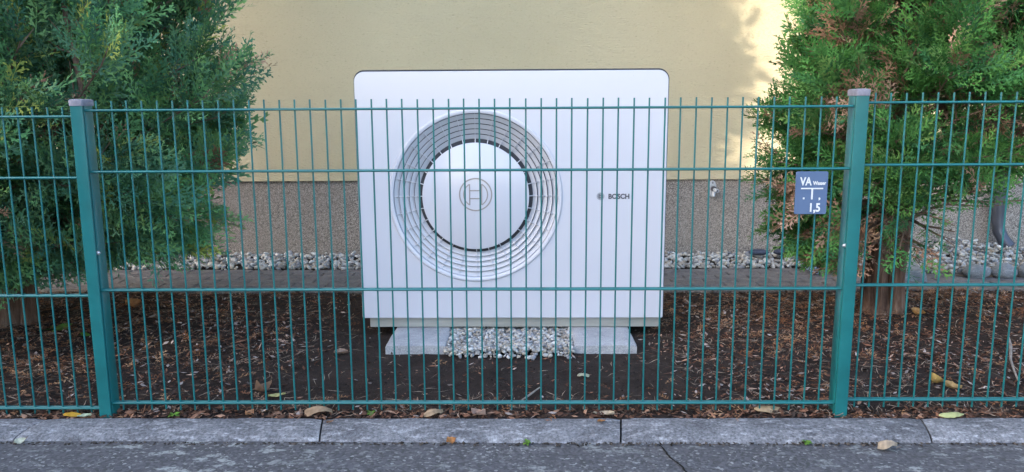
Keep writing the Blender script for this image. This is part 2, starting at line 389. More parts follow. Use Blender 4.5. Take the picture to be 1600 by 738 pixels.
# outside tap socket
TAPS = 1.15
tp = thing('wall_tap', 'small grey metal outdoor tap socket on the grain plinth', 'tap', (1.349, WY+0.018, 0.475))
tp.scale = (TAPS,)*3
ring = lambda y, s: [(0.026*s*math.cos(t), y, 0.054*s*math.sin(t)*(1 if math.sin(t) > 0 else 0.95)) for t in [2*math.pi*k/24 for k in range(24)]]
P(MB().loft([ring(0, 1.0), ring(-0.006, 1.0), ring(-0.011, 0.88)]), 'plate', M['zinc'], tp, smooth=35)
P(MB().tube([(0,-.01,.038),(0,-.014,.038)], 0.005, 10), 'screw', M['brassdark'], tp)
P(MB().tube([(0.004,-.01,0.002),(0.004,-.035,0.002)], 0.017, 16), 'valve_body', M['brassdark'], tp, smooth=40)
sp_ = P(MB().tube([(0.008,-.032,-0.003),(0.016,-.075,-0.006)], 0.011, 14), 'spindle', M['zinc'], tp, smooth=40)
P(MB().tube([(0.016,-.074,-.006),(0.0163,-.078,-.0062)], 0.005, 6), 'socket', M['black'], sp_)
P(MB().tube([(0.004,-.028,-0.012),(0.004,-.036,-0.045)], [0.010, 0.0085], 12), 'spout', M['zinc'], tp, smooth=40)

# ------------------------------------------------------------------ fence
RAILS = (0.045, 0.445, 0.845, 1.045); FY = 2.520
def rod_mesh(name, p0, p1, r, k, mat):
    me = MB().tube([p0, p1], r, k).mesh(name, 50); me.materials.append(mat); return me
def panel(label, x0, x1, first, count, dz):
    p = thing('wire_fence', label, 'fence', (0, FY, dz), 'double-rod fence panels')
    rail = rod_mesh('rail', (x0, 0, 0), (x1, 0, 0), 0.0042, 8, M['fence'])
    for z in RAILS:
        for dy in (-0.007, 0.007): link('rail', rail, None, p, (0, dy, z))
    wire = rod_mesh('wire', (0, 0, 0.018), (0, 0, 1.076), 0.0029, 8, M['fence'])
    for i in range(count):
        link('wire', wire, None, p, (first+0.05*i+random.uniform(-.0006, .0006), 0, random.uniform(-.001, .001)), (0, random.uniform(-.0008, .0008), 0))
    return p
panel('teal wire fence panel between the two posts, in front of the white heat pump', -1.434, 1.051, -1.40, 49, 0.0)
panel('teal wire fence panel left of the left post, before the left conifer', -3.95, -1.473, -3.912, 49, -0.019)
panel('teal wire fence panel right of the right post, before the mulch heap', 1.089, 3.57, 1.123, 49, 0.011)

def rrect(hx, hy, r, k=4):
    o = []
    for sx, sy, a in ((1, 1, 0), (-1, 1, 90), (-1, -1, 180), (1, -1, 270)):
        for i in range(k+1):
            t = math.radians(a+90*i/k); o.append((sx*(hx-r)+r*math.cos(t), sy*(hy-r)+r*math.sin(t)))
    return o
def post(label, x, top, side, bz, lean=0.0):
    p = thing('fence_post', label, 'fence post', (x, 2.530, 0), 'fence posts', (0, lean, 0))
    P(MB().loft([[(a, b+.0055, z) for a, b in rrect(0.02, 0.0245, 0.004)] for z in (-0.3, top)]), 'post_tube', M['fence'], p, smooth=35)
    P(MB().box(-.013, .013, -.0275, -.0185, -.25, top-.002), 'spacer', M['rim'], p)
    P(MB().loft([[(a, b-.0305, z) for a, b in rrect(0.0205, 0.0032, 0.002)] for z in (-0.06, top)]), 'cover_bar', M['fence'], p, smooth=35)
    P(MB().loft([[(a, b, z) for a, b in rrect(0.0205+e, 0.034+e, 0.005)] for z, e in ((top-0.012, 0.0022), (top+0.004, 0.0026), (top+0.008, 0.001), (top+0.010, -0.006))]), 'cap', M['cap'], p, smooth=30)
    b = P(MB().tube([(side*.012, -.0225, bz), (side*.0235, -.0225, bz)], 0.0075, 6), 'bolt', M['bolt'], p)
    P(MB().tube([(side*.0235, -.0225, bz), (side*.029, -.0225, bz)], [0.006, 0.003], 12), 'nut', M['bolt'], b, smooth=50)
    return p
post('teal square fence post with grey cap, nearest the left conifer', -1.453, 1.072, 1, 0.575)
post('teal square fence post with grey cap, beside the blue marker sign', 1.070, 1.090, -1, 0.592, 0.003)

# ------------------------------------------------------------------ blue water marker sign
def text(body, size, mat, parent, name, loc, ext=0.0004, off=0.0, align='LEFT', sx=1.0):
    cu = bpy.data.curves.new('lettering', 'FONT'); cu.body = body; cu.size = size; cu.extrude = ext; cu.offset = off; cu.align_x = align; cu.resolution_u = 4
    t = bpy.data.objects.new('lettering', cu); COL.objects.link(t)
    dg = bpy.context.evaluated_depsgraph_get(); me = bpy.data.meshes.new_from_object(t.evaluated_get(dg))
    bpy.data.objects.remove(t); bpy.data.curves.remove(cu)
    o = link(name, me, mat, parent, loc, (math.pi/2, 0, 0)); o.scale = (sx, 1, 1); return o
sg = thing('marker_sign', 'small blue water marker plate reading VA Wasser 1,5 hung on the fence', 'sign', (0.926, 2.496, 0.768), None, (0, 0, 0))
plate = P(MB().loft([[(a, y, b) for a, b in rrect(0.0515, 0.0695, 0.005)] for y in (0.004, -0.002)]), 'plate', M['signblue'], sg, smooth=30, bevel=0.0008)
fy = -0.0026
text('VA', 0.036, M['signwhite'], sg, 'lettering', (-0.0375, fy, 0.0255), off=0.0011, sx=0.78)
text('Wasser', 0.0165, M['signwhite'], sg, 'lettering', (0.0040, fy, 0.0265), off=0.0006, sx=0.80)
P(MB().box(-.034, .037, -.0030, -.0021, .0125, .0165), 'bar', M['signwhite'], sg)
P(MB().box(-.0005, .0050, -.0030, -.0021, -.021, .0124), 'bar', M['signwhite'], sg)
P(MB().box(-.0265, -.0215, -.0030, -.0021, -.0205, -.0145), 'dot', M['signwhite'], sg)
text(',', 0.03, M['signwhite'], sg, 'lettering', (0.0235, fy, -0.0195), off=0.001)
text('1,5', 0.038, M['signwhite'], sg, 'lettering', (-0.0075, fy, -0.0605), off=0.0011, sx=0.85)
P(MB().box(-.03, -.02, .004, .034, -.01, .01), 'clip', M['zinc'], sg); P(MB().box(.02, .03, .004, .034, -.01, .01), 'clip', M['zinc'], sg)

# ------------------------------------------------------------------ heat pump
HX0, HX1, HZ0, HZ1, HY = -0.756, 0.634, 0.089, 1.210, 3.45
hp = thing('heat_pump', 'large white outdoor heat pump with round fan grille', 'heat pump', (0, HY, 0))
RCX, RCZ, RR = -0.223, 0.655, 0.381
def contour(x0, x1, z0, z1, rt, rb):
    o = []
    for cx, cz, r, a in ((x1-rt, z1-rt, rt, 0), (x0+rt, z1-rt, rt, 90), (x0+rb, z0+rb, rb, 180), (x1-rb, z0+rb, rb, 270)):
        for i in range(13):
            t = math.radians(a+90*i/12); o.append((cx+r*math.cos(t), cz+r*math.sin(t)))
    out = []
    for i in range(len(o)):
        a = Vector(o[i]); b = Vector(o[(i+1) % len(o)]); k = max(1, int((b-a).length/0.03))
        for j in range(k): out.append(tuple(a.lerp(b, j/k)))
    return out
con = contour(HX0, HX1, HZ0, HZ1, 0.045, 0.006)
ang = [math.atan2(z-RCZ, x-RCX) for x, z in con]
cir = lambda r: [(RCX+r*math.cos(t), RCZ+r*math.sin(t)) for t in ang]
ins = lambda d: [(x+(RCX-x)*d, z+(RCZ-z)*d) for x, z in con]
fp = MB().loft([[(x, 0.03, z) for x, z in con], [(x, 0.003, z) for x, z in con], [(x, 0.0, z) for x, z in ins(0.004)],
                [(x, 0.0, z) for x, z in cir(0.392)], [(x, 0.03, z) for x, z in cir(0.390)]], True, False)
front = fp.build('front_panel', M['white'], hp, smooth=25)
con2 = contour(HX0-0.007, HX1+0.007, HZ0+0.004, HZ1+0.0085, 0.048, 0.006)
MB().loft([[(x, y, z) for x, z in con2] for y in (0.0301, 0.048)]).build('rim', M['rim'], hp, smooth=30)
con3 = contour(HX0+0.008, HX1-0.008, HZ0+0.002, HZ1-0.006, 0.04, 0.006)
MB().loft([[(x, y, z) for x, z in con3] for y in (0.0485, 0.50)]).build('casing', M['white'], hp, smooth=30)
MB().box(HX0+0.03, HX1-0.03, 0.02, 0.48, 0.088, 0.10).build('underside', M['black'], hp)
MB().box(-0.726, 0.627, 0.022, 0.046, 0.0405, 0.0875).build('base_rail', M['base'], hp, bevel=0.002)
MB().box(-0.726, 0.627, 0.44, 0.464, 0.0405, 0.0875).build('base_rail', M['base'], hp, bevel=0.002)
for x in (-0.716, 0.60): MB().box(x, x+0.03, 0.05, 0.438, 0.045, 0.086).build('cross_member', M['rim'], hp)
# fan grille: outer lip, five dished rings, 28 spokes, hub disc
gr = bpy.data.objects.new('fan_grille', None); COL.objects.link(gr); gr.parent = hp; gr.location = (RCX, 0, RCZ)
MB().revolve([(0.3925, 0.012), (0.3930, -0.001), (0.388, -0.0065), (0.380, -0.0075), (0.373, -0.004), (0.3705, 0.004), (0.3705, 0.03), (0.3925, 0.03)], 160).build('outer_lip', M['white'], gr, smooth=35)
def dish(r): return 0.004+0.015*((0.372-r)/0.115)
edges = np.linspace(0.3695, 0.2560, 6)
for k in range(5):
    ro, ri = edges[k]-0.0006, edges[k+1]+0.0030
    yo, yi = dish(ro), dish(ri)+0.011
    MB().revolve([(ro, yo), (ri, yi), (ri, yi+0.008), (ri+0.002, yi+0.008), (ro, yo+0.003)], 144).build('louvre_ring', M['whitelouver'], gr, smooth=40)
sm = MB()
sm.loft([[(r, dish(r)-d, w*0.0009) for d, w in ((0.0006, -1), (0.0006, 1), (-0.006, 1), (-0.006, -1))] for r in (0.371, 0.30, 0.256)])
sm.loft([[(r, y+d, w*0.0016) for d, w in ((0, -1), (0, 1), (0.008, 1), (0.008, -1))] for r, y in ((0.262, 0.024), (0.236, 0.008))])
spoke = sm.mesh('spoke'); spoke.materials.append(M['whitelouver'])
for k in range(28): link('spoke', spoke, None, gr, (0, 0, 0), (0, -2*math.pi*k/28, 0))
MB().revolve([(0.39, 0.075), (0.002, 0.075), (0.002, 0.085), (0.39, 0.085)], 96).build('cavity', M['black'], gr)
MB().revolve([(0.391, 0.0305), (0.391, 0.075), (0.3895, 0.075), (0.3895, 0.0305)], 96).build('fan_shroud', M['black'], gr)
MB().revolve([(0.0005, -0.001), (0.237, -0.001), (0.2414, 0.0008), (0.2418, 0.004), (0.2418, 0.014), (0.0005, 0.014)], 128).build('hub_disc', M['white'], gr, smooth=35)
# emblem on the hub
eb = bpy.data.objects.new('emblem', None); COL.objects.link(eb); eb.parent = hp; eb.location = (RCX, -0.0022, RCZ+0.009)
em_ = MB(); y0, y1 = -0.0005, 0.0012
em_.revolve([(0.0755, y0), (0.0695, y0), (0.0695, y1), (0.0755, y1)], 72).build('ring', M['emblem'], eb, smooth=35)
a_ = math.acos(0.027/0.054)
for s in (0, math.pi):
    mb = MB(); mb.revolve([(0.0565, y0), (0.0515, y0), (0.0515, y1), (0.0565, y1)], 28, a0=s-a_, a1=s+a_)
    xx = 0.027 if s == 0 else -0.027
    mb.box(xx-.0026, xx+.0026, y0+.0002, y1, -0.0475, 0.0475); mb.build('armature', M['emblem'], eb)
for zz in (-0.018, 0.018): MB().box(-0.0245, 0.0245, y0, y1, zz-.0026, zz+.0026).build('bar', M['emblem'], eb)
# small logo and lettering at the right of the panel
lg = bpy.data.objects.new('logo', None); COL.objects.link(lg); lg.parent = hp; lg.location = (0.340, -0.0008, 0.6535)
MB().revolve([(0.0172, 0), (0.0152, 0), (0.0152, .001), (0.0172, .001)], 40).build('ring', M['logolight'], lg)
MB().revolve([(0.0142, 0.0003), (0.0005, 0.0003), (0.0005, .001), (0.0142, .001)], 40).build('disc', M['logolight'], lg)
for xx in (-.0062, .0062): MB().box(xx-.0012, xx+.0012, -.0004, .0002, -.0105, .0105).build('mark', M['logo'], lg)
for zz in (-.0042, .0042): MB().box(-.0049, .0049, -.0004, .0002, zz-.0011, zz+.0011).build('mark', M['logo'], lg)
text('BOSCH', 0.0305, M['logo'], hp, 'lettering', (0.3745, -0.0008, 0.6430), off=0.0011, sx=0.965)

# strip foundations
def strip(label, x0, x1):
    K = 40; rings = []
    for i in range(K+1):
        y = 3.205+0.93*i/K; w = 0.006*noise.noise(Vector((y*7, x0*3, 0)))
        jz = lambda x: 0.0025*noise.noise(Vector((x*22, y*22, 1)))
        xs = np.linspace(x0+w, x1-w, 8); e = 0.005 if i in (0, K) else 0
        rings.append([(x0+w, y, -0.15), (x0+w-.001, y, 0.030-e)]+[(x, y, 0.0375+jz(x)-e) for x in np.linspace(x0+w+.008, x1-w-.008, 8)]+[(x1-w+.001, y, 0.030-e), (x1-w, y, -0.15)])
    o = MB().loft(rings).build('foundation_strip', M['strip'], smooth=50)
    return tag(o, label, 'foundation strip', 'concrete strips under the heat pump')
strip('pale concrete foundation strip under the fan end of the heat pump', -0.606, -0.349)
strip('pale concrete foundation strip under the lettered end of the heat pump', 0.214, 0.478)

# ------------------------------------------------------------------ pebbles, mulch, litter (masses)
def ico(sub):
    bm = bmesh.new(); bmesh.ops.create_icosphere(bm, subdivisions=sub, radius=1.0); bm.verts.ensure_lookup_table()
    V = np.array([v.co[:] for v in bm.verts]); F = np.array([[v.index for v in f.verts] for f in bm.faces]); bm.free(); return V, F
def rotmats(n, rng, tilt=math.pi):
    a = rng.uniform(0, 2*np.pi, n); b = rng.normal(0, tilt, n); c = rng.normal(0, tilt, n)
    def R(t, ax):
        z = np.zeros((n, 3, 3)); i, j = [(1, 2), (2, 0), (0, 1)][ax]
        z[:, ax, ax] = 1; z[:, i, i] = np.cos(t); z[:, j, j] = np.cos(t); z[:, i, j] = -np.sin(t); z[:, j, i] = np.sin(t); return z
    return R(a, 2)@R(b, 0)@R(c, 1)
PALE = .8*np.array([(0.62,0.60,0.57),(0.70,0.69,0.68),(0.50,0.44,0.37),(0.58,0.56,0.56),(0.40,0.37,0.34),(0.66,0.60,0.52),(0.33,0.34,0.37),(0.74,0.73,0.71)])
def pebbles(name, pos, size, rng, tone=1.0, pal=PALE, sub=2):
    V, F = ico(sub); n = len(pos)
    lump = [1+0.22*np.array([noise.noise(Vector(v)*1.3+Vector((k*7.1, 0, 0))) for v in V]) for k in range(8)]
    sc = np.stack([size*rng.uniform(.9, 1.5, n), size*rng.uniform(.7, 1.0, n), size*rng.uniform(.42, .75, n)], 1)
    T = np.stack([V*lump[k][:, None] for k in range(8)])[rng.integers(0, 8, n)]
    VV = np.einsum('nij,nvj->nvi', rotmats(n, rng, 0.45), T*sc[:, None, :])+pos[:, None, :]
    FF = (F[None]+(np.arange(n)*len(V))[:, None, None]).reshape(-1, 3)
    c = pal[rng.integers(0, len(pal), n)]*rng.uniform(.75, 1.12, (n, 1))*tone
    o = link(name, mesh_np(name, VV.reshape(-1, 3), FF, np.repeat(np.clip(c, 0, .85), len(V), 0), True), M['pebble'])
    return o
rng = np.random.default_rng(5)
n = 5200; x = rng.uniform(-3.9, 3.9, n); y = 4.985+0.50*rng.random(n)
z = 0.002+0.014*rng.random(n)+0.012*np.clip((y-5.2)/.3, 0, 1)*rng.random(n)
n2 = 1500; x2 = rng.uniform(2.42, 4.2, n2); y2 = rng.uniform(4.72, 5.45, n2); z2 = 0.02+0.035*rng.random(n2)+0.10*np.exp(-((x2-3.05)/.3)**2-((y2-5.3)/.22)**2)*rng.random(n2)
tag(pebbles('gravel', np.stack([np.r_[x, x2], np.r_[y, y2], np.r_[z, z2]], 1), 0.0145*rng.uniform(.55, 1.5, n+n2), rng, sub=1), 'pale pebble gravel along the foot of the house wall', 'gravel', kind='stuff')
n = 3800; x = rng.uniform(-0.345, 0.212, n); y = 3.17+0.55*rng.random(n)**1.1+0.025*np.sin(x*9+1)*0.5
z = 0.004+0.028*rng.random(n)
k2 = 60; x = np.r_[x, rng.uniform(-.33, .2, k2)]; y = np.r_[y, rng.uniform(3.12, 3.18, k2)]; z = np.r_[z, np.full(k2, .006)]
tag(pebbles('gravel', np.stack([x, y, z], 1), 0.0086*rng.uniform(.5, 1.6, len(x)), rng, 0.95, sub=1), 'pale pebble gravel between the two concrete strips', 'gravel', kind='stuff')

def lumps(pos, sc, R, col):
    """flattened octahedra: bark chips and soil crumbs"""
    V = np.array([(1,0,0),(-1,0,0),(0,1,0),(0,-1,0),(0.1,0.1,1),(-.1,0,-1)], float); F = np.array([(0,2,4),(2,1,4),(1,3,4),(3,0,4),(2,0,5),(1,2,5),(3,1,5),(0,3,5)])
    n = len(pos); VV = np.einsum('nij,nvj->nvi', R, V[None]*sc[:, None, :])+pos[:, None, :]
    VV = VV+RNG.normal(0, 1, VV.shape)*sc.min(1)[:, None, None]*0.25
    return VV.reshape(-1, 3), (F[None]+(np.arange(n)*6)[:, None, None]).reshape(-1, 3), np.repeat(col, 6, 0)
def bed_pts(n, dens, rng, x0=-3.4, x1=3.4, y0=2.487, y1=4.32):
    out = []; tot = 0
    while tot < n:
        p = np.stack([rng.uniform(x0, x1, n*2), rng.uniform(y0, y1, n*2)], 1)
        p = p[rng.random(len(p)) < dens(p[:, 0], p[:, 1])]; out.append(p); tot += len(p)
    p = np.concatenate(out)[:n]
    return np.c_[p, bed_h(p[:, 0], p[:, 1])]
def clear(X, Y):      # swept soil in front of and under the heat pump
    q = np.exp(-(np.clip(np.abs(X+0.17)-0.60, 0, 9)/0.25)**2)*np.clip((Y-2.60)/0.12, 0, 1)
    inside = ((np.abs(X+0.06) < 0.58) & (Y > 3.19)); return np.where(inside, 0.0, 1-0.88*q)
rng = np.random.default_rng(21)
BARK = np.array([1.6,1.4,1.3])*np.array([(0.022,0.015,0.012),(0.045,0.026,0.020),(0.07,0.040,0.029),(0.10,0.056,0.040),(0.14,0.08,0.056),(0.055,0.034,0.028),(0.03,0.024,0.022),(0.19,0.125,0.095),(0.30,0.225,0.185)])
def chips(n, s, rng, dens, pal=BARK):
    p = bed_pts(n, dens, rng); p[:, 2] += rng.uniform(0, .012, n)
    sc = np.stack([s*rng.uniform(.6, 1.9, n), s*rng.uniform(.18, .5, n), s*rng.uniform(.08, .25, n)], 1)
    w = np.array([3,3,3,3,2,3,3,1.0,.35]); w = w/w.sum()
    return lumps(p, sc, rotmats(n, rng, 0.38), pal[rng.choice(len(pal), n, p=w)]*rng.uniform(.7, 1.3, (n, 1)))
def join(*parts):
    V = []; F = []; C = []; k = 0
    for v, f, c in parts: V.append(v); F.append(f+k); C.append(c); k += len(v)
    return np.concatenate(V), np.concatenate(F), np.concatenate(C)
patch = lambda X, Y: clear(X, Y)*np.clip(0.12+1.3*(vnoise(X, Y, 3.1, 9)*.6+vnoise(X, Y, 9, 12)*.4)**2, 0, 1)
a = chips(19000, 0.0085, rng, patch); b = chips(3200, 0.016, rng, patch)
p = bed_pts(11000, lambda X, Y: np.where((np.abs(X+0.06) < 0.55) & (Y > 3.21), 0, 1.0), rng); nn = len(p); s_ = rng.uniform(.002, .0065, nn)
c_ = lumps(p, np.stack([s_, s_*.8, s_*.7], 1), rotmats(nn, rng, 1.0), np.array([(0.034,0.025,0.022)])*rng.uniform(.5, 2.0, (nn, 1)))
fr = np.random.default_rng(3); n = 2600; q = np.stack([fr.uniform(-3.4, 3.4, n), 2.483+0.07*fr.random(n)**1.3], 1); q = np.c_[q, bed_h(q[:, 0], q[:, 1])+fr.uniform(.002, .012, n)]
s_ = 0.0085*fr.uniform(.5, 1.6, n); d_ = lumps(q, np.stack([s_*1.4, s_*.7, s_*.2], 1), rotmats(n, fr, 0.4), BARK[fr.integers(0, 8, n)]*np.array([1.0, 1.02, 1.0]))
n = 2200; q = bed_pts(n, patch, fr); q[:, 2] += fr.uniform(.004, .014, n); s_ = fr.uniform(.005, .013, n)
e_ = lumps(q, np.stack([s_*1.3, s_*.6, s_*.12], 1), rotmats(n, fr, .3), np.array([(.34,.275,.25)])*fr.uniform(.35, 1.35, (n, 1)))
V, F, C = join(a, b, c_, d_, e_)
tag(link('bark_mulch', mesh_np('bark_mulch', V, F, C), M['litter']), 'dark bark mulch and soil crumbs covering the bed', 'mulch', kind='stuff')
# grit along the foot of the kerb
n = 900; q = np.stack([rng.uniform(-3, 3, n), 2.331-0.018*rng.random(n)**2, np.full(n, -0.018)], 1); s_ = rng.uniform(.0015, .006, n)
V, F, C = lumps(q, np.stack([s_*1.5, s_, s_*.5], 1), rotmats(n, rng, .4), np.array([(0.04,0.033,0.028)])*rng.uniform(.5, 2.6, (n, 1)))
tag(link('gutter_grit', mesh_np('gutter_grit', V, F, C), M['litter']), 'dark grit and crumbs in the joint of kerb and asphalt', 'grit', kind='stuff')

# fronds: flat conifer sprays, used for the crowns and (dead) for the litter
def frond(seed, nb=10, wide=0.42, lw=0.018, sub=4):
    r = np.random.default_rng(seed); Q = []; T = []
    def leaf(p, d, l, w, t):
        d = d/np.linalg.norm(d); nrm = np.array([-d[1], d[0], 0]); z = r.normal(0, 0.12)*l
        Q.append([p, p+.5*l*d+w*nrm+[0, 0, z*.3], p+l*d+[0, 0, z], p+.5*l*d-w*nrm+[0, 0, z*.3]]); T.append([t, t+.15, t+.35, t+.15])
    ax = lambda t: np.array([t, 0.05*np.sin(3*t+seed), -0.16*t*t])
    for i in range(3):
        a, b = ax(i/3), ax((i+1)/3); leaf(a, b-a, np.linalg.norm(b-a)*1.15, lw*.6, i/3*.5)
    for i in range(nb):
        t = 0.06+0.9*(i+.4*r.random())/nb; s = 1 if i % 2 else -1; an = math.radians(52-20*t+r.normal(0, 5))
        l = wide*(1.0-t*.72)*(0.55+.45*math.sin(math.pi*min(t*1.7, 1)*.5))*r.uniform(.8, 1.15)
        d = np.array([math.cos(an), s*math.sin(an), r.normal(0, .14)]); p = ax(t)
        leaf(p, d, l, lw, t*.5)
        for j in range(sub):
            u = 0.25+.6*j/max(1, sub-1); s2 = s if j % 2 == 0 else -s; a2 = an*s+s2*math.radians(34)
            d2 = np.array([math.cos(a2), math.sin(a2), r.normal(0, .2)])
            leaf(p+u*l*d, d2, l*.46*(1.1-u*.5), lw*.8, t*.5+.25*u)
    return np.array(Q), np.array(T)
def spray_mesh(templates, pos, X, Z, scale, col, tipcol, rng, keep=None):
    X = X/np.linalg.norm(X, axis=1)[:, None]; Z = Z-(Z*X).sum(1)[:, None]*X; Z = Z/np.linalg.norm(Z, axis=1)[:, None]; Y = np.cross(Z, X)
    R = np.stack([X, Y, Z], 2); Vs = []; Cs = []
    nhi = len(templates)-2 if keep is not None else len(templates)
    ti = rng.integers(0, nhi, len(pos))
    if keep is not None: ti = np.where(keep, ti, nhi+rng.integers(0, 2, len(pos)))
    for k, (Q, T) in enumerate(templates):
        m_ = ti == k
        if not m_.any(): continue
        v = Q.reshape(-1, 3); VV = np.einsum('nij,vj->nvi', R[m_], v)*scale[m_][:, None, None]+pos[m_][:, None, :]
        f = np.clip(T.reshape(-1), 0, 1)[None, :, None]
        Vs.append(VV.reshape(-1, 3)); Cs.append((col[m_][:, None, :]*(1-f)+tipcol[m_][:, None, :]*f).reshape(-1, 3))
    V = np.concatenate(Vs); C = np.concatenate(Cs); F = np.arange(len(V)).reshape(-1, 4)
    return V, F, C
DEADF = [frond(100+k, 7, 0.36, 0.022, 3) for k in range(5)]
rng = np.random.default_rng(8)
def litden(X, Y): return clear(X, Y)*np.clip(0.10+0.9*np.exp(-((X-1.2)/.45)**2-((Y-3.7)/.5)**2)+0.8*np.exp(-((X-2.2)/.5)**2-((Y-3.9)/.3)**2)+0.55*np.exp(-((X+2.0)/.5)**2-((Y-3.3)/.5)**2)+0.2*np.exp(-((Y-2.52)/.06)**2), 0, 1)
n = 2500; p = bed_pts(n, litden, rng); p[:, 2] += rng.uniform(.006, .02, n); a = rng.uniform(0, 2*np.pi, n)
X = np.stack([np.cos(a), np.sin(a), rng.normal(0, .18, n)], 1); Z = np.stack([rng.normal(0, .35, n), rng.normal(0, .35, n), np.ones(n)], 1)
DEADC = np.array([1.28,1.18,1.15])*np.array([(0.22,0.105,0.05),(0.28,0.15,0.075),(0.16,0.075,0.04),(0.34,0.21,0.12),(0.12,0.065,0.04),(0.25,0.17,0.12)])
c = DEADC[rng.integers(0, 6, n)]*rng.uniform(.6, 1.25, (n, 1))
A = spray_mesh(DEADF, p, X, Z, rng.uniform(.035, .09, n), c, c*1.25, rng)
n = 9500; p = bed_pts(n, lambda X, Y: clear(X, Y)*np.clip(0.10+1.2*(vnoise(X, Y, 2.5, 4)*.5+vnoise(X, Y, 8, 14)*.5)**2, 0, 1), rng); p[:, 2] += rng.uniform(.005, .02, n); a = rng.uniform(0, 2*np.pi, n)
ln = rng.uniform(.008, .04, n)[:, None]; d = np.stack([np.cos(a), np.sin(a), rng.normal(0, .15, n)], 1)*ln; w = np.stack([-np.sin(a), np.cos(a), np.full(n, .3)], 1)*rng.uniform(.0007, .0017, n)[:, None]
bend = w*rng.normal(0, 4, n)[:, None]
V = np.stack([p-d, p+w+bend, p+d, p-w+bend], 1).reshape(-1, 3); c = np.array([(0.28,0.21,0.16)])*rng.uniform(.25, 1.5, (n, 1))
B = (V, np.arange(len(V)).reshape(-1, 4), np.repeat(c, 4, 0))
V, F, C = join(A, B)
tag(link('needle_litter', mesh_np('needle_litter', V, F, C), M['litter']), 'rust brown fallen conifer sprays and needles scattered over the mulch', 'litter', kind='stuff')

